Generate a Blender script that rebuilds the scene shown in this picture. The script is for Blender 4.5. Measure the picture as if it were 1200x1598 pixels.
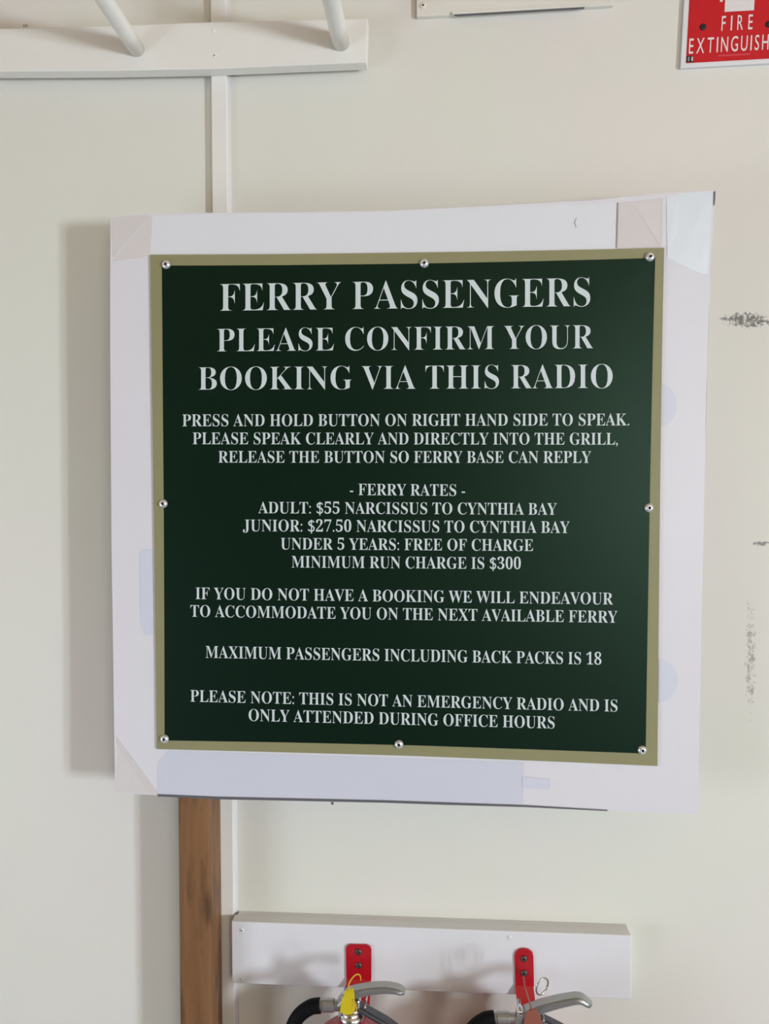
import bpy, bmesh, math, random
from mathutils import Vector, Matrix
random.seed(7)
for o in list(bpy.data.objects): bpy.data.objects.remove(o)
SC = bpy.context.scene
COL = SC.collection

# ------------------------------------------------------------------ camera
FPX = 1250.0
CAM = Vector((0.0, -1.25, 1.60))
cam_data = bpy.data.cameras.new('camera')
cam_data.sensor_fit = 'VERTICAL'; cam_data.sensor_height = 32.0
cam_data.lens = FPX * 32.0 / 1598.0
cam_data.clip_start = 0.02
cam = bpy.data.objects.new('camera', cam_data); COL.objects.link(cam)
YAW, PITCH, ROLL = math.radians(4.36), math.radians(-1.3), math.radians(-0.24)
RM = Matrix.Rotation(YAW, 3, 'Z') @ Matrix.Rotation(math.pi/2 + PITCH, 3, 'X') @ Matrix.Rotation(ROLL, 3, 'Z')
cam.matrix_world = Matrix.Translation(CAM) @ RM.to_4x4()
SC.camera = cam

# ------------------------------------------------------------------ world, lights, exposure
world = bpy.data.worlds.new('sky'); SC.world = world; world.use_nodes = True
wn = world.node_tree.nodes; wn['Background'].inputs[0].default_value = (0.62, 0.78, 1.0, 1); wn['Background'].inputs[1].default_value = 1.2

def area(name, loc, target, sx, sy, power, col):
    l = bpy.data.lights.new(name, 'AREA'); l.shape = 'RECTANGLE'; l.size = sx; l.size_y = sy
    l.energy = power; l.color = col
    o = bpy.data.objects.new(name, l); COL.objects.link(o); o.location = loc
    o.rotation_euler = (Vector(target) - Vector(loc)).to_track_quat('-Z', 'Y').to_euler()
    return o
# daylight coming in at the window in the right wall; front and left lamps are added fill
WIN = dict(y0=-3.20, y1=-2.60, z0=0.95, z1=1.65)
area('window_daylight', (3.34, -2.90, 1.30), (0, -2.4, 1.30), 0.52, 0.60, 185, (0.80, 0.89, 1.0))
area('front_fill_light', (1.55, -4.16, 1.75), (1.55, 0, 1.75), 1.1, 1.3, 25, (1.0, 0.95, 0.90))  # added fill and sign gloss, behind an invented window
area('left_fill_light', (-2.44, -1.7, 0.75), (0, -1.2, 0.7), 0.9, 1.0, 20, (0.74, 0.84, 1.0))  # added cool fill from the left, no such window known

SC.view_settings.view_transform = 'Standard'
SC.view_settings.look = 'None'
SC.view_settings.exposure = 0.50
SC.view_settings.gamma = 1.0
SC.view_settings.use_curve_mapping = False

# ------------------------------------------------------------------ helpers
def lin(r, g, b):
    f = lambda c: (c/255/12.92) if c/255 <= 0.04045 else ((c/255+0.055)/1.055)**2.4
    return (f(r), f(g), f(b), 1)

def ray(px, py):
    d = RM @ Vector(((px-600)/FPX, -(py-799)/FPX, -1))
    return d
def P(px, py, y):
    """point of the plane y = const (parallel to the wall) seen at that photo position"""
    d = ray(px, py)
    return CAM + d * ((y - CAM.y) / d.y)

def mat(name, col, rough=0.5, metal=0.0, spec=0.5, var=0.0, vscale=8.0, bump=0.0, bscale=120.0, coat=0.0, coat_rough=0.1):
    m = bpy.data.materials.new(name); m.use_nodes = True
    nt = m.node_tree; n = nt.nodes; b = n['Principled BSDF']
    b.inputs['Base Color'].default_value = col
    b.inputs['Roughness'].default_value = rough
    b.inputs['Metallic'].default_value = metal
    b.inputs['Specular IOR Level'].default_value = spec
    b.inputs['Coat Weight'].default_value = coat
    b.inputs['Coat Roughness'].default_value = coat_rough
    tc = n.new('ShaderNodeTexCoord')
    if var > 0:
        ns = n.new('ShaderNodeTexNoise'); ns.inputs['Scale'].default_value = vscale; ns.inputs['Detail'].default_value = 4
        nt.links.new(tc.outputs['Object'], ns.inputs['Vector'])
        mx = n.new('ShaderNodeMix'); mx.data_type = 'RGBA'
        mx.inputs['A'].default_value = (col[0]*(1-var), col[1]*(1-var), col[2]*(1-var), 1)
        mx.inputs['B'].default_value = (min(1, col[0]*(1+var)), min(1, col[1]*(1+var)), min(1, col[2]*(1+var)), 1)
        nt.links.new(ns.outputs['Fac'], mx.inputs['Factor']); nt.links.new(mx.outputs['Result'], b.inputs['Base Color'])
    if bump > 0:
        nb = n.new('ShaderNodeTexNoise'); nb.inputs['Scale'].default_value = bscale; nb.inputs['Detail'].default_value = 3
        nt.links.new(tc.outputs['Object'], nb.inputs['Vector'])
        bp = n.new('ShaderNodeBump'); bp.inputs['Strength'].default_value = bump; bp.inputs['Distance'].default_value = 0.002
        nt.links.new(nb.outputs['Fac'], bp.inputs['Height']); nt.links.new(bp.outputs['Normal'], b.inputs['Normal'])
    return m

def finish(name, me, m, parent=None, smooth=False, loc=None):
    if m is not None: me.materials.append(m)
    if smooth:
        for p in me.polygons: p.use_smooth = True
    o = bpy.data.objects.new(name, me); COL.objects.link(o)
    if parent is not None:
        o.parent = parent
        o.matrix_parent_inverse = Matrix.Identity(4)
        base = Vector((0, 0, 0)); q = parent
        while q is not None: base += Vector(q.location); q = q.parent
        me.transform(Matrix.Translation(-base))
    elif loc is not None:
        me.transform(Matrix.Translation(-Vector(loc))); o.location = loc
    return o

def pyd(verts, faces):
    me = bpy.data.meshes.new('mesh'); me.from_pydata([tuple(v) for v in verts], [], faces); me.update()
    bm = bmesh.new(); bm.from_mesh(me); bmesh.ops.recalc_face_normals(bm, faces=bm.faces); bm.to_mesh(me); bm.free()
    return me

def join(meshes):
    bm = bmesh.new()
    for me in meshes: bm.from_mesh(me)
    me = bpy.data.meshes.new('mesh'); bm.to_mesh(me); bm.free()
    return me

def bevel_me(me, w, seg=2):
    bm = bmesh.new(); bm.from_mesh(me)
    es = [e for e in bm.edges if len(e.link_faces) == 2 and e.calc_face_angle(0) > 0.5]
    bmesh.ops.bevel(bm, geom=es, offset=w, segments=seg, affect='EDGES', profile=0.5, clamp_overlap=True)
    bm.to_mesh(me); bm.free(); return me

def box_me(lo, hi, bev=0.0):
    x0, y0, z0 = lo; x1, y1, z1 = hi
    v = [(x0,y0,z0),(x1,y0,z0),(x1,y1,z0),(x0,y1,z0),(x0,y0,z1),(x1,y0,z1),(x1,y1,z1),(x0,y1,z1)]
    f = [(0,3,2,1),(4,5,6,7),(0,1,5,4),(1,2,6,5),(2,3,7,6),(3,0,4,7)]
    me = pyd(v, f)
    return bevel_me(me, bev) if bev else me

def prism(front, back, bev=0.0):
    """front and back are equal length outlines"""
    n = len(front); v = list(front) + list(back)
    f = [tuple(range(n)), tuple(range(2*n-1, n-1, -1))] + [(i, (i+1) % n, n+(i+1) % n, n+i) for i in range(n)]
    me = pyd(v, f)
    return bevel_me(me, bev) if bev else me

def slab(pxs, y_front, y_back, bev=0.0):
    """a board whose front outline is seen at the given photo positions; sides run square to the wall"""
    fr = [P(a, b, y_front) for a, b in pxs]
    bk = [Vector((q.x, y_back, q.z)) for q in fr]
    return prism(fr, bk, bev)

def tube_me(pts, r, seg=14, cap=True):
    pts = [Vector(p) for p in pts]; n = len(pts)
    rs = r if isinstance(r, (list, tuple)) else [r]*n
    verts = []; faces = []
    t0 = (pts[1]-pts[0]).normalized()
    up = Vector((0, 0, 1)) if abs(t0.z) < 0.9 else Vector((0, 1, 0))
    nrm = t0.cross(up).normalized()
    for i, p in enumerate(pts):
        t = (pts[min(i+1, n-1)] - pts[max(i-1, 0)]).normalized()
        nrm = (nrm - t*nrm.dot(t)).normalized(); bi = t.cross(nrm)
        for k in range(seg):
            a = 2*math.pi*k/seg
            verts.append(p + (nrm*math.cos(a) + bi*math.sin(a))*rs[i])
    for i in range(n-1):
        for k in range(seg):
            faces.append((i*seg+k, i*seg+(k+1) % seg, (i+1)*seg+(k+1) % seg, (i+1)*seg+k))
    if cap:
        faces.append(tuple(range(seg))[::-1]); faces.append(tuple((n-1)*seg+k for k in range(seg)))
    return pyd(verts, faces)

def smooth_path(ctrl, n=8):
    c = [Vector(p) for p in ctrl]; c = [2*c[0]-c[1]] + c + [2*c[-1]-c[-2]]
    out = []
    for i in range(1, len(c)-2):
        for k in range(n):
            t = k/n; p0, p1, p2, p3 = c[i-1:i+3]
            out.append(0.5*((2*p1) + (p2-p0)*t + (2*p0-5*p1+4*p2-p3)*t*t + (3*p1-p0-3*p2+p3)*t**3))
    out.append(c[-2]); return out

def lathe_me(prof, centre, axis='Z', seg=32):
    """prof: (radius, height) list; axis Z up or -Y (towards the room)"""
    verts = []; faces = []; idx = []
    c = Vector(centre)
    for r, h in prof:
        ring = []
        if r < 1e-6:
            ring = [len(verts)]; verts.append((0, 0, h))
        else:
            for k in range(seg):
                a = 2*math.pi*k/seg; ring.append(len(verts)); verts.append((r*math.cos(a), r*math.sin(a), h))
        idx.append(ring)
    for a, b in zip(idx, idx[1:]):
        for k in range(seg):
            k2 = (k+1) % seg
            if len(a) == 1 and len(b) == 1: continue
            if len(a) == 1: faces.append((a[0], b[k2], b[k]))
            elif len(b) == 1: faces.append((a[k], a[k2], b[0]))
            else: faces.append((a[k], a[k2], b[k2], b[k]))
    if axis == '-Y': verts = [(x, -z, y) for x, y, z in verts]
    return pyd([c + Vector(v) for v in verts], faces)

def empty(name, loc):
    o = bpy.data.objects.new(name, None); COL.objects.link(o); o.location = loc; o.empty_display_size = 0.05
    return o
def tag(o, label, cat, group=None):
    o['label'] = label; o['category'] = cat
    if group: o['group'] = group
    return o
def struct(name, me, m, **k):
    o = finish(name, me, m, **k); o['kind'] = 'structure'; return o

# ------------------------------------------------------------------ materials
def wall_material():
    col = lin(226, 221, 207)
    m = mat('painted_wall', col, rough=0.5, spec=0.35, bump=0.10, bscale=14)
    nt = m.node_tree; n = nt.nodes; L = nt.links; b = n['Principled BSDF']
    geo = n.new('ShaderNodeTexCoord')
    def math_(op, a, c=None):
        q = n.new('ShaderNodeMath'); q.operation = op
        for i, v in enumerate((a, c)):
            if v is None: continue
            if hasattr(v, 'node'): L.new(v, q.inputs[i])
            else: q.inputs[i].default_value = v
        return q.outputs[0]
    # slow unevenness of the brushed paint
    ns = n.new('ShaderNodeTexNoise'); ns.inputs['Scale'].default_value = 2.2; ns.inputs['Detail'].default_value = 2
    L.new(geo.outputs['Object'], ns.inputs['Vector'])
    base = n.new('ShaderNodeMix'); base.data_type = 'RGBA'
    base.inputs['A'].default_value = lin(226, 221, 212); base.inputs['B'].default_value = lin(224, 223, 210)
    rmp = n.new('ShaderNodeMapRange'); rmp.inputs['From Min'].default_value = 0.4; rmp.inputs['From Max'].default_value = 0.6
    L.new(ns.outputs['Fac'], rmp.inputs['Value']); L.new(rmp.outputs[0], base.inputs['Factor'])
    sep = n.new('ShaderNodeSeparateXYZ'); L.new(geo.outputs['Object'], sep.inputs[0])
    cur = base.outputs['Result']
    def scuff(p, rx, rz, scale, thr, colour, strength, stretch=(1, 1, 1), tilt=0.0):
        nonlocal cur
        dx = math_('SUBTRACT', sep.outputs[0], p.x); dz = math_('SUBTRACT', sep.outputs[2], p.z)
        dz = math_('SUBTRACT', dz, math_('MULTIPLY', dx, tilt))
        e = math_('ADD', math_('POWER', math_('ABSOLUTE', math_('DIVIDE', dx, rx)), 2), math_('POWER', math_('ABSOLUTE', math_('DIVIDE', dz, rz)), 2))
        fall = math_('SUBTRACT', 1.0, e)
        mp = n.new('ShaderNodeMapping'); mp.inputs['Scale'].default_value = stretch; L.new(geo.outputs['Object'], mp.inputs[0])
        q = n.new('ShaderNodeTexNoise'); q.inputs['Scale'].default_value = scale; q.inputs['Detail'].default_value = 4; q.inputs['Roughness'].default_value = 0.7
        L.new(mp.outputs[0], q.inputs['Vector'])
        g = math_('ADD', math_('MULTIPLY', q.outputs['Fac'], 1.0), math_('MULTIPLY', fall, 0.18))
        r = n.new('ShaderNodeMapRange'); r.inputs['From Min'].default_value = thr; r.inputs['From Max'].default_value = thr+0.13
        L.new(g, r.inputs['Value'])
        inside = math_('MULTIPLY', math_('GREATER_THAN', fall, 0.0), r.outputs[0])
        fac = math_('MULTIPLY', inside, strength)
        mx = n.new('ShaderNodeMix'); mx.data_type = 'RGBA'; mx.inputs['B'].default_value = colour
        L.new(fac, mx.inputs['Factor']); L.new(cur, mx.inputs['A']); cur = mx.outputs['Result']
    dk = lin(84, 80, 76)
    scuff(P(1166, 500, 0), 0.044, 0.013, 170, 0.55, dk, 0.85, (1, 1, 1.0), -0.05)
    scuff(P(1187, 848, 0), 0.014, 0.004, 220, 0.50, dk, 0.7)
    scuff(P(1171, 1025, 0), 0.010, 0.10, 150, 0.60, lin(120, 108, 98), 0.6, (1, 1, 0.7))
    scuff(P(40, 40, 0), 0.006, 0.003, 200, 0.5, dk, 0.6)
    L.new(cur, b.inputs['Base Color'])
    return m
M_WALL = wall_material()
M_TRIM = mat('gloss_painted_timber', lin(235, 232, 224), rough=0.38, var=0.03, vscale=5, bump=0.15, bscale=40)
M_COVER = mat('cream_painted_board', lin(227, 223, 211), rough=0.5, var=0.02, vscale=5)
M_TRIMW = mat('white_painted_timber', lin(226, 225, 226), rough=0.35, var=0.02, vscale=5, bump=0.12, bscale=40)
M_PLAIN = mat('plain_painted_wall', lin(214, 206, 190), rough=0.7, var=0.03, vscale=2)
M_LINING = mat('dark_timber_lining', lin(96, 74, 54), rough=0.6, var=0.12, vscale=4)
M_CEIL = mat('ceiling_boards', lin(190, 160, 118), rough=0.7, var=0.08, vscale=3)
M_FLOOR = mat('floor_lino', lin(128, 130, 136), rough=0.5, var=0.15, vscale=4)
M_BOARD = mat('white_board', lin(222, 219, 222), rough=0.42, var=0.02, vscale=6, bump=0.06, bscale=12)
M_PAPER = mat('cool_paper', lin(224, 224, 226), rough=0.4, var=0.01, vscale=6)
M_GREYP = mat('grey_strip_paper', lin(208, 209, 219), rough=0.4, var=0.02, vscale=7)
M_TAPE = mat('masking_tape', lin(214, 207, 203), rough=0.45, var=0.03, vscale=20)
M_TAPE2 = mat('creamy_tape', lin(217, 210, 206), rough=0.45, var=0.02, vscale=20)
M_TAPEC = mat('clear_tape_over_white', lin(226, 231, 233), rough=0.22, var=0.02, vscale=20)
M_SPOT = mat('pale_blue_spot', lin(210, 212, 222), rough=0.45, var=0.02, vscale=40)
M_JOINT = mat('grey_joint', lin(150, 145, 144), rough=0.6)
M_SHADOW_CHIP = mat('shadow_and_chip_grey', lin(96, 96, 100), rough=0.5)  # painted shadow strips, also the chipped corner and the nick
M_GREEN = mat('green_enamel', (0.0005, 0.0080, 0.0035, 1), rough=0.38, spec=0.38, var=0.06, vscale=3)
M_GREEN.node_tree.nodes['Principled BSDF'].inputs['Specular Tint'].default_value = (0.6, 1.0, 0.75, 1)
M_OLIVE = mat('olive_border', lin(142, 138, 100), rough=0.5, var=0.06, vscale=9, spec=0.4)
M_TEXT = mat('pale_lettering', lin(206, 216, 214), rough=0.45, spec=0.4)
M_CHROME = mat('bright_metal', (0.72, 0.72, 0.72, 1), rough=0.22, metal=1.0)
M_CAP = mat('screw_cap', lin(225, 225, 225), rough=0.25, metal=0.6)
M_DARK = mat('dark_recess', lin(28, 26, 26), rough=0.6)
M_SCREWD = mat('dark_screw', lin(96, 84, 82), rough=0.4, metal=0.7)
M_RED = mat('red_enamel', lin(176, 10, 28), rough=0.35, var=0.05, vscale=30, coat=0.4)
M_REDSIGN = mat('red_sign_print', lin(196, 8, 28), rough=0.35, var=0.03, vscale=10)
M_LEVER = mat('satin_lever_metal', (0.42, 0.42, 0.41, 1), rough=0.36, metal=0.85)
M_LEVERD = mat('dark_lever_metal', (0.10, 0.10, 0.11, 1), rough=0.38, metal=0.8)
M_RUBBER = mat('black_rubber', lin(9, 9, 12), rough=0.6, spec=0.15)
M_YELLOW = mat('yellow_plastic', lin(206, 184, 22), rough=0.45, var=0.05, vscale=60)
M_YSTR = mat('yellow_string', lin(214, 176, 34), rough=0.5)
M_BROWN = mat('brown_tag', lin(142, 82, 66), rough=0.5, var=0.06, vscale=60)

def timber():
    m = mat('stained_timber', lin(132, 94, 58), rough=0.5, spec=0.35, bump=0.25, bscale=60)
    nt = m.node_tree; n = nt.nodes; L = nt.links; b = n['Principled BSDF']
    tc = n.new('ShaderNodeTexCoord')
    mp = n.new('ShaderNodeMapping'); mp.inputs['Scale'].default_value = (34, 34, 3.0); L.new(tc.outputs['Object'], mp.inputs[0])
    a = n.new('ShaderNodeTexNoise'); a.inputs['Scale'].default_value = 1.0; a.inputs['Detail'].default_value = 6; a.inputs['Distortion'].default_value = 0.6
    L.new(mp.outputs[0], a.inputs['Vector'])
    r = n.new('ShaderNodeValToRGB'); L.new(a.outputs['Fac'], r.inputs[0])
    r.color_ramp.elements[0].position = 0.30; r.color_ramp.elements[0].color = lin(112, 78, 48)
    r.color_ramp.elements[1].position = 0.72; r.color_ramp.elements[1].color = lin(142, 102, 66)
    mp2 = n.new('ShaderNodeMapping'); mp2.inputs['Scale'].default_value = (40, 40, 9.0); mp2.inputs['Location'].default_value = (3.1, 0, 1.7); L.new(tc.outputs['Object'], mp2.inputs[0])
    k = n.new('ShaderNodeTexNoise'); k.inputs['Scale'].default_value = 1.0; k.inputs['Detail'].default_value = 5; L.new(mp2.outputs[0], k.inputs['Vector'])
    rk = n.new('ShaderNodeMapRange'); rk.inputs['From Min'].default_value = 0.51; rk.inputs['From Max'].default_value = 0.66; rk.inputs['To Max'].default_value = 0.65
    L.new(k.outputs['Fac'], rk.inputs['Value'])
    mx = n.new('ShaderNodeMix'); mx.data_type = 'RGBA'; mx.inputs['B'].default_value = lin(62, 44, 28)
    L.new(rk.outputs[0], mx.inputs['Factor']); L.new(r.outputs[0], mx.inputs['A']); L.new(mx.outputs['Result'], b.inputs['Base Color'])
    return m
M_WOOD = timber()

# ------------------------------------------------------------------ the room
XL, XR, YF, H = -2.3, 3.2, -4.0, 3.0
struct('wall_back', box_me((XL-.1, 0, 0), (XR+.1, 0.1, H)), M_WALL)
struct('floor', box_me((XL-.1, YF-.1, -0.1), (XR+.1, 0.1, 0)), M_FLOOR)
struct('ceiling', box_me((XL-.1, YF-.1, H), (XR+.1, 0.1, H+0.1)), M_CEIL)
LW = dict(y0=-2.2, y1=-1.2, z0=0.2, z1=1.3)
struct('wall_left', join([box_me((XL-.1, YF, 0), (XL, LW['y0'], H)), box_me((XL-.1, LW['y1'], 0), (XL, 0, H)),
                          box_me((XL-.1, LW['y0'], 0), (XL, LW['y1'], LW['z0'])), box_me((XL-.1, LW['y0'], LW['z1']), (XL, LW['y1'], H))]), M_PLAIN)
W = WIN
struct('wall_right', join([box_me((XR, YF, 0), (XR+.1, W['y0'], H)), box_me((XR, W['y1'], 0), (XR+.1, 0, H)),
                           box_me((XR, W['y0'], 0), (XR+.1, W['y1'], W['z0'])), box_me((XR, W['y0'], W['z1']), (XR+.1, W['y1'], H))]), M_PLAIN)
FW = dict(x0=1.0, x1=2.1, z0=1.1, z1=2.4)
struct('wall_front', join([box_me((XL, YF-.1, 0), (FW['x0'], YF, H)), box_me((FW['x1'], YF-.1, 0), (XR, YF, H)),
                           box_me((FW['x0'], YF-.1, 0), (FW['x1'], YF, FW['z0'])), box_me((FW['x0'], YF-.1, FW['z1']), (FW['x1'], YF, H))]), M_LINING)
def pane_mat():
    m = bpy.data.materials.new('window_glass'); m.use_nodes = True; nt = m.node_tree; n = nt.nodes
    n.remove(n['Principled BSDF'])
    t = n.new('ShaderNodeBsdfTransparent'); g = n.new('ShaderNodeBsdfGlossy'); g.inputs['Roughness'].default_value = 0.05
    f = n.new('ShaderNodeMixShader'); f.inputs[0].default_value = 0.06
    nt.links.new(t.outputs[0], f.inputs[1]); nt.links.new(g.outputs[0], f.inputs[2]); nt.links.new(f.outputs[0], n['Material Output'].inputs[0])
    return m
M_PANE = pane_mat()
def window(name, lo, hi, along):
    """along: 'y' in the right wall, 'x' in the front wall"""
    r = empty(name, ((lo[0]+hi[0])/2, (lo[1]+hi[1])/2, lo[2])); r['kind'] = 'structure'
    t = 0.045; parts = []
    a0, a1 = (lo[1], hi[1]) if along == 'y' else (lo[0], hi[0])
    def bx(u0, u1, z0, z1, d0=0.0, d1=1.0):
        if along == 'y':
            x0 = lo[0]+(hi[0]-lo[0])*d0; x1 = lo[0]+(hi[0]-lo[0])*d1; return box_me((x0, u0, z0), (x1, u1, z1))
        y0 = lo[1]+(hi[1]-lo[1])*d0; y1 = lo[1]+(hi[1]-lo[1])*d1; return box_me((u0, y0, z0), (u1, y1, z1))
    mid = (a0+a1)/2
    fr = join([bx(a0, a1, lo[2], lo[2]+t), bx(a0, a1, hi[2]-t, hi[2]), bx(a0, a0+t, lo[2]+t, hi[2]-t), bx(a1-t, a1, lo[2]+t, hi[2]-t), bx(mid-.02, mid+.02, lo[2]+t, hi[2]-t)])
    finish('window_frame', fr, M_TRIM, r)
    for u0, u1 in ((a0+t, mid-.02), (mid+.02, a1-t)):
        finish('pane', bx(u0, u1, lo[2]+t, hi[2]-t, .45, .55), M_PANE, r)
window('window_1', (XR+.02, W['y0'], W['z0']), (XR+.08, W['y1'], W['z1']), 'y')
window('added_left_window', (XL-.08, LW['y0'], LW['z0']), (XL-.02, LW['y1'], LW['z1']), 'y')  # invented window out of view, made for the left fill lamp
window('added_front_window', (FW['x0'], YF-.08, FW['z0']), (FW['x1'], YF-.02, FW['z1']), 'x')  # invented window behind the camera, made for the front fill lamp

# vertical cover batten behind everything: square edges, a rounded bead of filler down its right side
BT = 0.012
bl, br = P(331, 330, -BT).x, P(355.5, 330, -BT).x
bat = struct('trim_1', box_me((bl, -BT, 0), (br, 0, H), 0.0015), M_TRIM)
bead = [Vector((br-0.0015, -0.001, 0.0)), Vector((br-0.0015, -0.001, H))]
finish('filler_bead', tube_me([(br, -0.0005, 0.001), (br, -0.0005, H-0.001)], 0.0036, 10), M_TRIMW, bat, smooth=True)

# ------------------------------------------------------------------ screws
def pan_screw(c, r, m_head, m_rec, parent, h=0.0035, name='screw'):
    """round head facing the room with a dark recess"""
    prof = [(r, 0), (r*0.98, h*0.35), (r*0.8, h*0.8), (r*0.42, h), (r*0.30, h), (r*0.28, h*0.35), (0, h*0.3)]
    me = lathe_me(prof, c, '-Y', 20)
    me.materials.append(m_head); me.materials.append(m_rec)
    rr = r*0.31
    for p in me.polygons:
        cc = p.center - Vector(c)
        p.material_index = 1 if math.hypot(cc.x, cc.z) < rr else 0
        p.use_smooth = True
    return finish(name, me, None, parent)

# ------------------------------------------------------------------ peg rail, top left
RF = -0.034
rl = empty('peg_rail', P(330, 109, -BT))
tag(rl, 'white painted wooden rail with round pegs across the top left of the wall', 'peg rail')
e0 = [(-420, 113.5), (0, 111.5), (170, 110.5), (330, 107.5), (572, 97.5)]
e1 = [(574, 28.5), (330, 34), (170, 40), (0, 44.5), (-420, 52)]
finish('rail_board', slab(e0+e1, RF, -BT-0.0003, 0.0015), M_TRIM, rl)
def peg(bx, by, r, L, name='peg'):
    c = P(bx, by, RF)
    pts = [(c.x, RF, c.z), (c.x, RF-L*0.25, c.z+0.001), (c.x, RF-L*0.6, c.z+0.003), (c.x, RF-L*0.95, c.z+0.006), (c.x, RF-L*0.985, c.z+0.006), (c.x, RF-L, c.z+0.006)]
    o = finish(name, tube_me(pts, [r, r, r, r, r*0.85, r*0.5], 24), M_TRIM, rl, smooth=True)
    return o
peg(214, 77, 0.0120, 0.21)
peg(532, 67, 0.0128, 0.21)
pan_screw(P(335, 87, RF), 0.0032, M_TRIM, M_DARK, rl, 0.0012)
pan_screw(P(333, 47, RF), 0.0034, M_TRIM, M_TRIM, rl, 0.0010)

# ------------------------------------------------------------------ small white board at the top edge
cv = empty('cover_plate', P(800, 18, 0))
tag(cv, 'white painted board at the top edge between the pegs and the red sign', 'board')
finish('board', slab([(650, 26), (700, 23.5), (912, 11), (957, 8), (957, -150), (650, -150)], -0.008, 0, 0.001), M_COVER, cv)
pan_screw(P(660, 9, -0.008), 0.0052, M_COVER, M_DARK, cv, 0.002)
# a raised lip; the dark strip below it is painted-on shadow
finish('lower_lip', slab([(706, 22.5), (912, 10.5), (912, 6), (706, 17.5)], -0.012, -0.0081, 0.0004), M_COVER, cv)
finish('painted_shadow_strip', slab([(714, 23.8), (912, 12.2), (912, 10.2), (706, 22.2)], -0.0115, -0.0082), M_SHADOW_CHIP, cv)

# ------------------------------------------------------------------ lettering
def bold_serif(t):
    r = ''
    for c in t:
        if 'A' <= c <= 'Z': r += chr(0x1D400+ord(c)-65)
        elif '0' <= c <= '9': r += chr(0x1D7CE+ord(c)-48)
        else: r += c
    return r
def glyph_mesh(body, offset=0.0, track=1.0):
    cu = bpy.data.curves.new('lettering', 'FONT'); cu.body = body; cu.resolution_u = 4; cu.offset = offset; cu.space_character = track
    ob = bpy.data.objects.new('lettering', cu); COL.objects.link(ob)
    bpy.context.view_layer.update()
    me = bpy.data.meshes.new_from_object(ob.evaluated_get(bpy.context.evaluated_depsgraph_get()))
    bpy.data.objects.remove(ob); bpy.data.curves.remove(cu)
    me.materials.clear()
    bm = bmesh.new(); bm.from_mesh(me)
    bmesh.ops.remove_doubles(bm, verts=bm.verts, dist=1e-5)
    for f in bm.faces:
        f.smooth = False
        if f.normal.z < 0: f.normal_flip()
    bm.to_mesh(me); bm.free()
    return me
def cap_height(sample):
    me = glyph_mesh(sample); z = max(v.co.y for v in me.vertices); bpy.data.meshes.remove(me); return z
CAP = cap_height(bold_serif('E')); CAPS = cap_height('E')

# ------------------------------------------------------------------ the notice board with the green sign
BO = [(172.5, 338), (200, 335), (233, 334), (330, 332), (465, 331), (600, 329), (750, 322), (850, 318), (965, 314), (1020, 308), (1056, 303), (1064, 299.5), (1116, 297),
      (1112, 360), (1108, 430), (1104, 560), (1101, 700), (1097, 860), (1094, 980), (1091, 1100), (1089, 1271),
      (1020, 1268), (950, 1265), (820, 1258), (700, 1254), (600, 1250.5), (460, 1247.5), (340, 1245), (245, 1241), (180, 1237),
      (179, 1190), (178, 1130), (176, 980), (174, 850), (173, 700), (172, 550), (172, 440)]
bc = P(638, 786, -0.08)
HX, HZ = 0.45, 0.46
def board_y(x, z):
    u = (x-bc.x)/HX; v = (z-bc.z)/HZ
    y = -0.0815 - 0.007*0.5*(u*u+v*v)
    if u > 0 and v > 0: y -= 0.020*(u*u*u)*(v*v*v)
    return y
def on_board(px, py, off=0.0):
    p = P(px, py, -0.085)
    for _ in range(6): p = P(px, py, board_y(p.x, p.z) - off)
    return p
def sheet(pxs, off0, off1, cuts=0):
    """thin sheet following the bowed board, outline given by photo positions, off0 back, off1 front"""
    fr = [on_board(a, b, off1) for a, b in pxs]
    cen = sum(fr, Vector())/len(fr)
    bm = bmesh.new()
    vs = [bm.verts.new(p) for p in fr]
    f = bm.faces.new(vs)
    bmesh.ops.triangulate(bm, faces=[f])
    for _ in range(cuts):
        es = [e for e in bm.edges if e.calc_length() > 0.09]
        if not es: break
        bmesh.ops.subdivide_edges(bm, edges=es, cuts=1)
        bmesh.ops.triangulate(bm, faces=[q for q in bm.faces if len(q.verts) > 3])
    for v in bm.verts: v.co.y = board_y(v.co.x, v.co.z) - off1
    bm.normal_update()
    for q in bm.faces:
        if q.normal.y > 0: q.normal_flip()
    r = bmesh.ops.extrude_face_region(bm, geom=list(bm.faces))
    for g in r['geom']:
        if isinstance(g, bmesh.types.BMVert): pass
    newv = [g for g in r['geom'] if isinstance(g, bmesh.types.BMVert)]
    for v in newv: v.co.y = board_y(v.co.x, v.co.z) - off0
    bmesh.ops.recalc_face_normals(bm, faces=bm.faces)
    me = bpy.data.meshes.new('mesh'); bm.to_mesh(me); bm.free(); return me

nb = empty('notice_board', P(638, 1250, -0.08))
tag(nb, 'large white square board with taped corners and a dark green ferry sign', 'notice board')
bb = finish('backing_board', sheet(BO, -0.0045, 0.0, 5), M_BOARD, nb)
def piece(name, pxs, m, off, cuts=1, label=None, parent=None, th=0.00025):
    o = finish(name, sheet(pxs, off-th, off, cuts), m, parent or bb)
    if label: o['label'] = label
    return o
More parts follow.
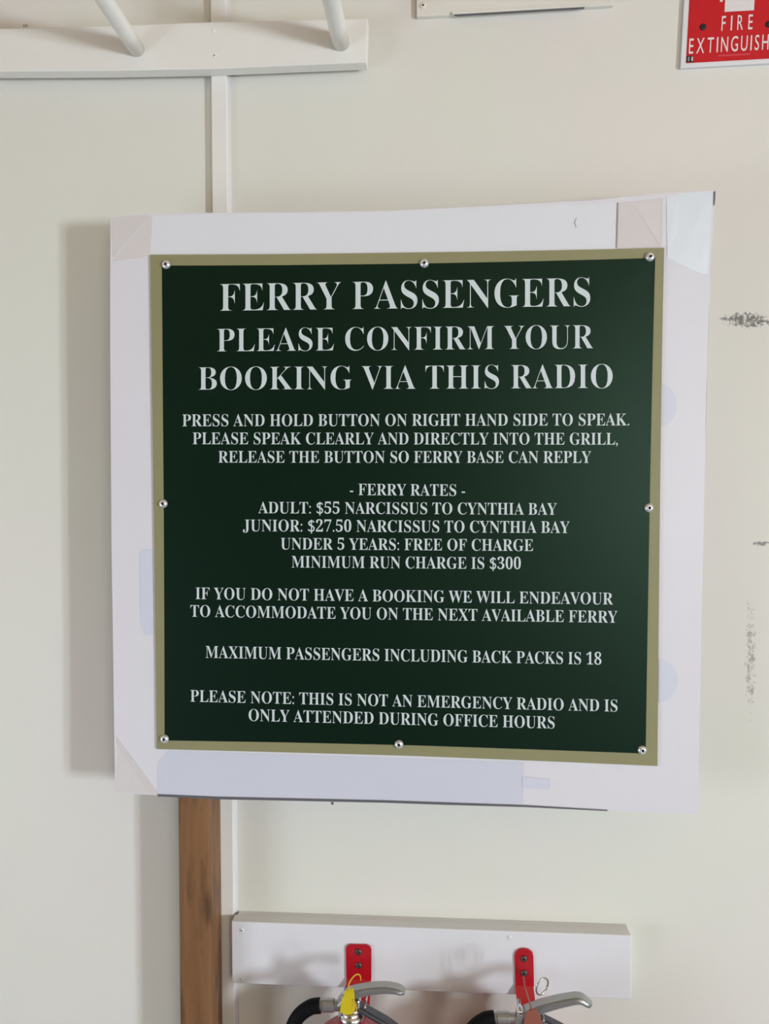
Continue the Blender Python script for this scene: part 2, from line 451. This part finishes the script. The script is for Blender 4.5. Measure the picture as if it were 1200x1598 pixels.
# paper facing strips, tape and spots lying on the board
piece('paper_strip', [(238, 337), (330, 334.5), (600, 331), (750, 324), (850, 320), (962, 317), (961, 391), (640, 396), (234, 400)], M_PAPER, 0.0004, 3, 'cool white paper strip along the top')
piece('paper_strip', [(246, 1190), (262, 1172), (640, 1184), (818, 1190), (816, 1255.5), (700, 1252), (600, 1248), (460, 1245), (340, 1243), (246, 1239)], M_GREYP, 0.0004, 3, 'grey blue paper strip along the bottom')
piece('tape', [(174, 340), (200, 337), (232, 335.5), (232, 338), (205, 368), (176, 402)], M_TAPE, 0.0004, 1, 'folded tape over the top left corner')
piece('tape', [(235, 336), (237, 398), (230, 400), (176, 408), (206, 371)], M_TAPE2, 0.0004, 1, 'pale tape below the folded corner')
piece('tape', [(966, 316), (1034, 309), (1033, 386), (963, 388)], M_TAPE, 0.0004, 1, 'cream tape on the top right')
piece('tape', [(992, 322), (1030, 315), (1029, 383)], M_TAPE2, 0.0007, 0, 'folded triangle of tape')
piece('tape', [(1040, 307), (1058, 304), (1065, 301), (1113, 299), (1108, 372), (1104, 428), (1090, 426), (1060, 412), (1041, 402)], M_TAPEC, 0.0004, 1, 'shiny clear tape over the top right corner')
piece('tape', [(184, 1158), (188, 1160), (213, 1198), (244, 1233), (244, 1240), (180.5, 1236)], M_TAPE2, 0.0004, 1, 'loose tape over the bottom left corner')
piece('tape', [(181, 1150), (246, 1238), (232, 1238), (183, 1163)], M_TAPE, 0.0007, 1, 'crease of tape across the bottom left corner')
def disc(cx, cy, rx, ry, n=20, a0=-90, a1=90):
    return [(cx+rx*math.cos(math.radians(a0+(a1-a0)*k/(n-1))), cy+ry*math.sin(math.radians(a0+(a1-a0)*k/(n-1)))) for k in range(n)]
piece('spot', disc(1030, 632, 26, 33), M_SPOT, 0.0005, 0, 'pale blue half round spot')
piece('spot', disc(1028, 1062, 29, 34), M_SPOT, 0.0005, 0, 'pale blue half round spot')
piece('spot', [(218, 862), (224, 856), (238, 857), (239, 920), (240, 990), (226, 992), (219, 970)], M_SPOT, 0.0005, 0, 'pale blue rubbed patch')
piece('spot', [(815, 1212), (858, 1216), (857, 1232), (815, 1230)], M_SPOT, 0.0009, 0, 'small pale blue patch')
# dark strip painted as the shadow gap under the sheet, bottom
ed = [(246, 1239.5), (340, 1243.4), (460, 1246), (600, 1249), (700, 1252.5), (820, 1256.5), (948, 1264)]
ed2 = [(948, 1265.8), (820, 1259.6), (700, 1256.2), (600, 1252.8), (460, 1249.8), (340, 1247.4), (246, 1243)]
piece('shadow_and_edge_strip', ed+ed2, M_SHADOW_CHIP, 0.0012, 0, 'dark grey strip painted as the shadow line along the lower edge')
piece('shadow_and_edge_strip', [(1114, 299), (1116.5, 298), (1115.5, 318), (1113.8, 322)], M_SHADOW_CHIP, 0.0012, 0, 'dark chipped corner edge')
piece('shadow_and_edge_strip', [(963.2, 316), (964.8, 316), (962.3, 387), (960.9, 387)], M_JOINT, 0.0010, 0, 'thin dark joint')

piece('pencil_mark', [(899, 340), (900, 340.4), (896.9, 347.5), (895.6, 347)], M_JOINT, 0.0008, 0, 'small grey curl drawn on the paper')
piece('pencil_mark', [(516, 1251.5), (521, 1251.8), (520, 1256), (517, 1255.8)], M_SHADOW_CHIP, 0.0016, 0, 'dark nick on the lower edge')
piece('pencil_mark', [(895.6, 347), (896.9, 347), (899.6, 355), (898.6, 355.4)], M_JOINT, 0.0009, 0)
# the plate: olive plate, green field and pale lettering, screwed on with eight screws
sp = finish('sign_plate', sheet([(234.4, 397.5), (440, 396.5), (640, 394), (840, 391), (1036.5, 386.5), (1032, 560), (1029.5, 780), (1027.5, 1000), (1026, 1195.5),
                                 (830, 1187), (640, 1179.5), (440, 1174), (244.5, 1169), (242.5, 980), (240, 780), (237, 590)], 0.0004, 0.0036, 5), M_OLIVE, nb)
sp['label'] = 'olive bordered green sign plate'
gf = finish('green_field', sheet([(252.7, 414.5), (440, 413.8), (640, 411.5), (840, 407.5), (1022.5, 402.5), (1018.5, 560), (1013.5, 780), (1010, 1000), (1007.5, 1176),
                                  (830, 1169.5), (640, 1163), (440, 1158.5), (257, 1155.5), (257, 980), (255.5, 780), (254, 590)], 0.0037, 0.0041, 5), M_GREEN, sp)
LINES = [("FERRY PASSENGERS", 343, 921, 485.7, 478.3, 43, 45.5), ("PLEASE CONFIRM YOUR", 338.5, 926.5, 549, 544, 36.3, 37.3), ("BOOKING VIA THIS RADIO", 309.5, 956, 608.7, 606, 36, 38),
    ("PRESS AND HOLD BUTTON ON RIGHT HAND SIDE TO SPEAK.", 284.5, 982, 665.3, 664, 18.7, 18.7),
    ("PLEASE SPEAK CLEARLY AND DIRECTLY INTO THE GRILL,", 300.7, 964, 693.3, 694, 18.5, 18.5),
    ("RELEASE THE BUTTON SO FERRY BASE CAN REPLY", 340.7, 922.5, 722, 722.5, 18.3, 18.5),
    ("- FERRY RATES -", 546, 725.7, 772.7, 774, 18, 18), ("ADULT: $55 NARCISSUS TO CYNTHIA BAY", 403, 869, 801, 803.5, 18, 18.4),
    ("JUNIOR: $27.50 NARCISSUS TO CYNTHIA BAY", 379, 889, 829, 832, 18.3, 18.5), ("UNDER 5 YEARS: FREE OF CHARGE", 438, 832, 857.3, 860, 18, 18.4),
    ("MINIMUM RUN CHARGE IS $300", 455, 812.7, 885.7, 888.3, 18.3, 18.4),
    ("IF YOU DO NOT HAVE A BOOKING WE WILL ENDEAVOUR", 305, 956.7, 935, 943.5, 18.4, 18.6),
    ("TO ACCOMMODATE YOU ON THE NEXT AVAILABLE FERRY", 297, 963.5, 962.5, 972, 18.4, 18.6),
    ("MAXIMUM PASSENGERS INCLUDING BACK PACKS IS 18", 320.7, 938.5, 1026.7, 1037.3, 18.8, 19),
    ("PLEASE NOTE: THIS IS NOT AN EMERGENCY RADIO AND IS", 297, 963.5, 1095, 1110.7, 18.4, 18.8),
    ("ONLY ATTENDED DURING OFFICE HOURS", 388, 865.5, 1125, 1137, 18.6, 18.8)]
for t, x0, x1, b0, b1, h0, h1 in LINES:
    me = glyph_mesh(bold_serif(t), -0.012 if h0 > 30 else -0.006)
    a = min(v.co.x for v in me.vertices); c = max(v.co.x for v in me.vertices)
    for v in me.vertices:
        s = (v.co.x-a)/(c-a); k = v.co.y/CAP
        v.co = on_board(x0+(x1-x0)*s, b0+(b1-b0)*s - k*(h0+(h1-h0)*s), 0.0044)
    o = finish('lettering', me, M_TEXT, sp)
for a, b in ((259.5, 413), (662, 411), (1014, 401), (255, 786), (1012.5, 792.5), (257, 1153), (622.5, 1161.5), (1002, 1170.5)):
    pan_screw(on_board(a, b, 0.0041), 0.0066, M_CAP, M_DARK, sp, 0.0045)

# ------------------------------------------------------------------ timber post carrying the board
pf = -0.073
a0, a1 = P(277.5, 1300, pf).x, P(327.5, 1300, pf).x
me = box_me((a0, pf, 0.0), (a1, -BT-0.0003, P(300, 560, pf).z), 0.0035)
post = finish('timber_post', me, M_WOOD, loc=((a0+a1)/2, (pf-BT)/2, 0))
tag(post, 'brown stained square timber post standing below the left of the white notice board', 'post')

# ------------------------------------------------------------------ extinguisher mounting board
EF = -0.034
mbx = empty('mounting_board', P(675, 1520, -BT))
tag(mbx, 'white painted horizontal board behind the two fire extinguishers at the bottom', 'board')
z_hi0, z_hi1 = P(361, 1438, EF), P(985.5, 1460, EF)
z_lo = P(675, 1557, EF).z
def xz(p, q, dz): return [Vector((p.x, EF, p.z)), Vector((q.x, EF, q.z)), Vector((q.x, EF, q.z-dz)), Vector((p.x, EF, p.z-dz))]
fr = xz(z_hi0, z_hi1, 0.098)
finish('board', prism(fr, [Vector((p.x, -BT-0.0003, p.z)) for p in fr], 0.0015), M_TRIMW, mbx)
pk = [Vector((br+0.006, -BT, fr[0].z-(fr[0].z-fr[1].z)*(br+0.006-fr[0].x)/(fr[1].x-fr[0].x)-0.0008)), Vector((fr[1].x-0.0008, -BT, fr[1].z-0.0008)), Vector((fr[2].x-0.0008, -BT, fr[2].z+0.001)), Vector((br+0.006, -BT, fr[3].z+0.001))]
finish('packer', prism(pk, [Vector((p.x, -0.0003, p.z)) for p in pk]), M_TRIMW, mbx)
for a, b, mh in ((377, 1451.5, M_TRIMW), (378, 1528.5, M_TRIMW), (795, 1463, M_TRIMW)):
    pan_screw(P(a, b, EF), 0.0036, mh, M_DARK if b < 1460 else M_TRIM, mbx, 0.0012)

# ------------------------------------------------------------------ hanging brackets
def bracket(pxs_front, screws, bend, label):
    """flat strap with a rounded head; its lower end bends out to the hook"""
    th = 0.003
    root = empty('extinguisher_bracket', P(pxs_front[0][0], pxs_front[0][1], EF))
    tag(root, label, 'bracket', 'red hanging brackets')
    n = len(pxs_front)
    y0 = EF-0.0003-th
    fr = [P(a, b, y0) for a, b in pxs_front]
    xs0, xs1 = min(p.x for p in fr), max(p.x for p in fr); zb = min(p.z for p in fr)
    finish('strap', prism(fr, [Vector((p.x, EF-0.0003, p.z)) for p in fr], 0.0006), M_RED, root)
    # hook arm running out and up to the neck ring
    w0, w1 = xs0+0.001, xs1-0.001
    path = [(y0+0.0005, zb+0.001), (y0-0.010, zb-0.014), (y0-0.026, zb-0.030), (y0-0.045, zb-0.036)]
    vs = []; fc = []
    for i, (yy, zz) in enumerate(path):
        k = bend*i/3
        vs += [(w0+k, yy, zz), (w1+k, yy, zz), (w1+k, yy+th*0.7, zz-th*0.7), (w0+k, yy+th*0.7, zz-th*0.7)]
    for i in range(3):
        for j in range(4): fc.append((i*4+j, i*4+(j+1) % 4, (i+1)*4+(j+1) % 4, (i+1)*4+j))
    fc += [(3, 2, 1, 0), (12, 13, 14, 15)]
    finish('hook_arm', pyd(vs, fc), M_RED, root)
    for a, b in screws: pan_screw(P(a, b, y0), 0.0052, M_SCREWD, M_DARK, root, 0.0025)
    return root
bracket([(539.5, 1480), (542, 1475.5), (546, 1474), (573, 1474.5), (577.5, 1477), (579.5, 1482), (579.5, 1530), (540.5, 1528)],
        [(559.5, 1485.5), (559.5, 1506.5)], 0.0, 'red bracket with square rounded head behind the left extinguisher')
bracket([(803, 1492), (805, 1485.5), (810, 1481.5), (817, 1480), (825, 1481.5), (831, 1486), (832.5, 1493), (833.5, 1540), (804.5, 1538)],
        [(817.5, 1496), (817.5, 1518.5)], 0.004, 'narrower red bracket with round head behind the right extinguisher')

# ------------------------------------------------------------------ fire extinguishers
def lever_me(path, widths, flange, th=0.0022, side=1.0):
    """pressed channel: flat web following path (x,y,z), flanges turned down on both long sides"""
    pts = [Vector(p) for p in path]; n = len(pts); vs = []; fc = []
    for i, p in enumerate(pts):
        t = (pts[min(i+1, n-1)]-pts[max(i-1, 0)]).normalized()
        s = Vector((0, 0, 1)).cross(t).normalized(); u = t.cross(s).normalized()
        w = widths[i]/2; fl = flange[i] if isinstance(flange, (list, tuple)) else flange
        r = min(w*0.35, 0.004)
        cs = [(-w, -fl), (-w, -r), (-w+r*0.3, -r*0.3), (-w+r, 0), (w-r, 0), (w-r*0.3, -r*0.3), (w, -r), (w, -fl),
              (w-th, -fl), (w-th, -r-th*.3), (w-r-th*.3, -th), (-w+r+th*.3, -th), (-w+th, -r-th*.3), (-w+th, -fl)]
        for a, b in cs: vs.append(p + s*a + u*b)
    m = 14
    for i in range(n-1):
        for j in range(m): fc.append((i*m+j, i*m+(j+1) % m, (i+1)*m+(j+1) % m, (i+1)*m+j))
    fc.append(tuple(range(m))); fc.append(tuple((n-1)*m+j for j in range(m))[::-1])
    return pyd(vs, fc)

def extinguisher(cx_px, cz_px, axis_y, spec):
    c = P(cx_px, cz_px, axis_y)                 # centre of the valve's top
    X, Y, Z = c.x, c.y, c.z
    R = spec['R']; Hc = 0.36
    zt = Z - 0.036                              # top of the dome
    root = empty('fire_extinguisher', (X, Y, zt-Hc-0.03))
    tag(root, spec['label'], 'fire extinguisher', 'fire extinguishers on the wall board')
    b = zt-Hc
    prof = [(0, b+0.012), (R*0.7, b+0.010), (R*0.93, b), (R, b+0.012), (R, zt-0.058)]
    for k in range(1, 9):
        a = k/8*math.pi/2; prof.append((0.016+(R-0.016)*math.cos(a), zt-0.058+0.050*math.sin(a)))
    prof += [(0.016, zt+0.001), (0, zt+0.001)]
    finish('cylinder', lathe_me(prof, (X, Y, 0), 'Z', 40), M_RED, root, smooth=True)
    finish('neck_collar', lathe_me([(0, 0), (0.0175, 0), (0.0185, 0.002), (0.0185, 0.007), (0.016, 0.009), (0.0145, 0.011), (0.0145, 0.014), (0, 0.014)], (X, Y, zt+0.0012), 'Z', 28), M_CHROME, root, smooth=True)
    vb = join([box_me((X-0.015, Y-0.0095, zt+0.0155), (X+0.014, Y+0.0095, Z-0.002), 0.003)])
    v = finish('valve_body', vb, M_CHROME, root, smooth=False)
    D = lambda a, b_, y=Y: P(a, b_, y)
    finish('carry_handle', lever_me(*spec['lower'](X, Y, Z)), spec['lower_mat'], root, smooth=False)
    lv = finish('squeeze_lever', lever_me(*spec['upper'](X, Y, Z)), M_LEVER, root, smooth=False)
    finish('pivot_pin', tube_me([(X-0.010, Y-0.0145, Z+0.002), (X-0.010, Y+0.0145, Z+0.002)], 0.0026, 12), M_CHROME, root, smooth=True)
    finish('safety_pin', tube_me([(X+0.022, Y-0.018, Z-0.006), (X+0.022, Y+0.020, Z-0.006)], 0.0014, 10), M_CHROME, root, smooth=True)
    # hose: metal coupling, then black rubber curling down the left side
    cp = tube_me([(X-0.0155, Y, Z-0.016), (X-0.024, Y, Z-0.016), (X-0.025, Y, Z-0.016), (X-0.041, Y, Z-0.0165), (X-0.042, Y, Z-0.0165), (X-0.046, Y, Z-0.017)], [0.0075, 0.0075, 0.0092, 0.0092, 0.008, 0.008], 18)
    finish('hose_coupling', cp, M_LEVER, root, smooth=False)
    hp = smooth_path([(X-0.045, Y, Z-0.017), (X-0.060, Y-0.001, Z-0.020), (X-0.078, Y-0.004, Z-0.034), (X-0.088, Y-0.008, Z-0.060), (X-0.090, Y-0.010, Z-0.10),
                      (X-0.088, Y-0.006, Z-0.22), (X-0.088, Y, Z-0.34)], 8)
    finish('hose', tube_me(hp, 0.0105, 18), M_RUBBER, root, smooth=True)
    nz = tube_me([(X-0.088, Y, Z-0.341), (X-0.088, Y, Z-0.36), (X-0.088, Y, Z-0.40)], [0.011, 0.013, 0.015], 18)
    finish('nozzle', nz, M_RUBBER, root, smooth=True)
    return root, c

def up1(X, Y, Z):
    p = smooth_path([(X-0.020, Y, Z-0.008), (X-0.006, Y, Z+0.007), (X+0.018, Y-0.001, Z+0.015), (X+0.045, Y-0.003, Z+0.020), (X+0.066, Y-0.005, Z+0.0195), (X+0.079, Y-0.006, Z+0.015)], 6)
    n = len(p); w = [0.024-0.004*i/(n-1) for i in range(n)]
    w[-1] = 0.010; w[-2] = 0.014; w[-3] = 0.0175
    f = [0.012-0.007*i/(n-1) for i in range(n)]
    return p, w, f
def lo1(X, Y, Z):
    p = smooth_path([(X+0.010, Y, Z-0.010), (X+0.030, Y-0.002, Z-0.020), (X+0.055, Y-0.004, Z-0.032), (X+0.080, Y-0.006, Z-0.050), (X+0.092, Y-0.006, Z-0.066)], 6)
    n = len(p); return p, [0.020]*n, 0.006
e1, c1 = extinguisher(548, 1553, -0.118, dict(R=0.062, label='red fire extinguisher with a yellow tag, hanging on the left bracket',
    upper=up1, lower=lo1, lower_mat=M_LEVERD))
def up2(X, Y, Z):
    p = smooth_path([(X-0.018, Y, Z-0.014), (X-0.004, Y, Z-0.001), (X+0.022, Y-0.001, Z+0.011), (X+0.052, Y-0.003, Z+0.021), (X+0.074, Y-0.005, Z+0.025), (X+0.090, Y-0.006, Z+0.016)], 6)
    n = len(p); w = [0.024-0.003*i/(n-1) for i in range(n)]
    w[-1] = 0.012; w[-2] = 0.017; w[-3] = 0.020
    f = [0.012-0.006*i/(n-1) for i in range(n)]
    return p, w, f
def lo2(X, Y, Z):
    p = smooth_path([(X+0.010, Y, Z-0.006), (X+0.030, Y-0.002, Z-0.013), (X+0.055, Y-0.004, Z-0.024), (X+0.082, Y-0.006, Z-0.040), (X+0.094, Y-0.006, Z-0.056)], 6)
    n = len(p); return p, [0.020]*n, 0.006
e2, c2 = extinguisher(822, 1573, -0.118, dict(R=0.062, label='red fire extinguisher with a brown tag and steel ring, hanging on the right bracket',
    upper=up2, lower=lo2, lower_mat=M_LEVERD))

def root_parts(root, *parts):
    for name, me, m, sm, lab in parts:
        o = finish(name, me, m, root, smooth=sm)
        if lab: o['label'] = lab
def flat_tag(pxs, y, dy, th=0.0012):
    fr = [P(a, b, y+k*dy) for k, (a, b) in enumerate(pxs)]
    return prism(fr, [p+Vector((0, th, 0)) for p in fr], 0.0003)
ty = c1.y-0.016
fr = [(539, 1546), (551, 1541.5), (553, 1552), (554, 1576), (549, 1583), (541, 1584), (530.5, 1580), (532, 1565)]
root_parts(e1,
    ('inspection_tag', flat_tag(fr, ty, 0.0), M_YELLOW, False, 'yellow plastic tag'),
    ('tag_string', tube_me(smooth_path([P(545, 1547, ty-0.0015), P(544, 1537, ty), P(550, 1526, ty+0.002), P(557, 1520.5, ty+0.006), P(562, 1523, ty+0.012), P(563, 1530, ty+0.016)], 6), 0.0009, 8), M_YSTR, True, 'yellow plastic string'),
    ('tag_string', tube_me(smooth_path([P(551, 1560, ty-0.0015), P(555, 1568, ty), P(556, 1578, ty), P(549, 1577, ty), P(553, 1562, ty)], 6), 0.0008, 8), M_YSTR, True, 'orange yellow string end'))
ty = c2.y-0.017
ring = [P(846+11*math.cos(a)*0.75+4*math.sin(a), 1539-13*math.sin(a), c2.y-0.004+0.006*math.cos(a)) for a in [2*math.pi*k/28 for k in range(29)]]
root_parts(e2,
    ('inspection_tag', flat_tag([(820, 1582), (826, 1575), (836, 1574), (843, 1585), (850, 1610), (846, 1628), (818, 1628), (816, 1604)], ty, 0.0), M_BROWN, False, 'brown tag'),
    ('tag_string', tube_me(smooth_path([P(830, 1577, ty-0.001), P(825, 1560, ty), P(819, 1540, ty+0.006), P(817, 1524, ty+0.03)], 6), 0.0012, 8), M_BROWN, True, 'reddish string'),
    ('pull_ring', tube_me(ring, 0.0013, 8), M_CHROME, True, 'thin steel ring'))

# ------------------------------------------------------------------ fire extinguisher sign, top right
es = empty('fire_extinguisher_sign', P(1150, 60, 0))
tag(es, 'red and white fire extinguisher sign cut off at the top right corner', 'sign')
SF = -0.006
def ES(u, v, y=SF):
    """u, v in photo pixels of an untilted sign with its lower left corner at (1062,106)"""
    return P(1062 + u + v*0.055, 106 - v - u*0.055, y)
def esl(pts, y0, y1, bev=0.0):
    fr = [ES(u, v, y0) for u, v in pts]
    return prism(fr, [Vector((p.x, y1, p.z)) for p in fr], bev)
finish('sign_backing', esl([(0, 0), (178, 0), (178, 260), (0, 260)], SF, -0.0002, 0.0006), M_TRIMW, es)
pn = finish('red_panel', esl([(8, 7), (170, 7), (170, 252), (8, 252)], SF-0.0004, SF-0.0001), M_REDSIGN, es)
M_SW = mat('sign_white_print', lin(228, 222, 220), rough=0.4)
def eput(text, u0, u1, v0, h, y, m, name='lettering', offset=0.0, narrow=0.5):
    """narrow sans capitals, widely spaced, spread from u0 to u1"""
    ms = [glyph_mesh(ch, offset) for ch in text]
    ex = [(min(v.co.x for v in q.vertices), max(v.co.x for v in q.vertices)) for q in ms]
    k = h/CAPS
    ws = [max((b-a)*k*narrow, 2.2) for a, b in ex]
    gap = (u1-u0-sum(ws))/max(1, len(text)-1); u = u0
    for q, (a, b), w in zip(ms, ex, ws):
        for v in q.vertices: v.co = ES(u + (v.co.x-a)/(b-a)*w, v0+v.co.y*k, y)
        u += w+gap
    return finish(name, join(ms), m, pn)
# white pictogram: cylinder, neck, lever and hose
finish('pictogram', esl([(64, 84), (110, 84), (110, 190), (104, 204), (94, 208), (94, 222), (116, 228), (116, 233), (80, 233), (80, 208), (70, 204), (64, 190)], SF-0.0009, SF-0.0005), M_SW, pn)
finish('pictogram', esl([(56, 100), (60, 100), (60, 200), (78, 216), (78, 221), (56, 202)], SF-0.0009, SF-0.0005), M_SW, pn)
# the two words in narrow capitals
eput('FIRE', 60.5, 109, 54.5, 23, SF-0.0007, M_SW, offset=0.003)
eput('EXTINGUISHER', 11.5, 161, 21.5, 23.5, SF-0.0007, M_SW, offset=0.003)
finish('small_print', esl([(58, 14.5), (108, 14.5), (108, 17), (58, 17)], SF-0.0006, SF-0.0005), mat('faded_print', lin(206, 70, 80), rough=0.5), pn)
finish('number_box', esl([(8.5, 8), (19, 8), (19, 18), (8.5, 18)], SF-0.0006, SF-0.0005), M_DARK, pn)
eput('01', 11, 18.5, 10, 6.5, SF-0.0008, M_SW)
for u, v in ((31.5, 62), (134, 60.5)):
    q = ES(u, v, SF-0.0005); pan_screw(q, 0.0048, M_DARK, M_DARK, es, 0.002)
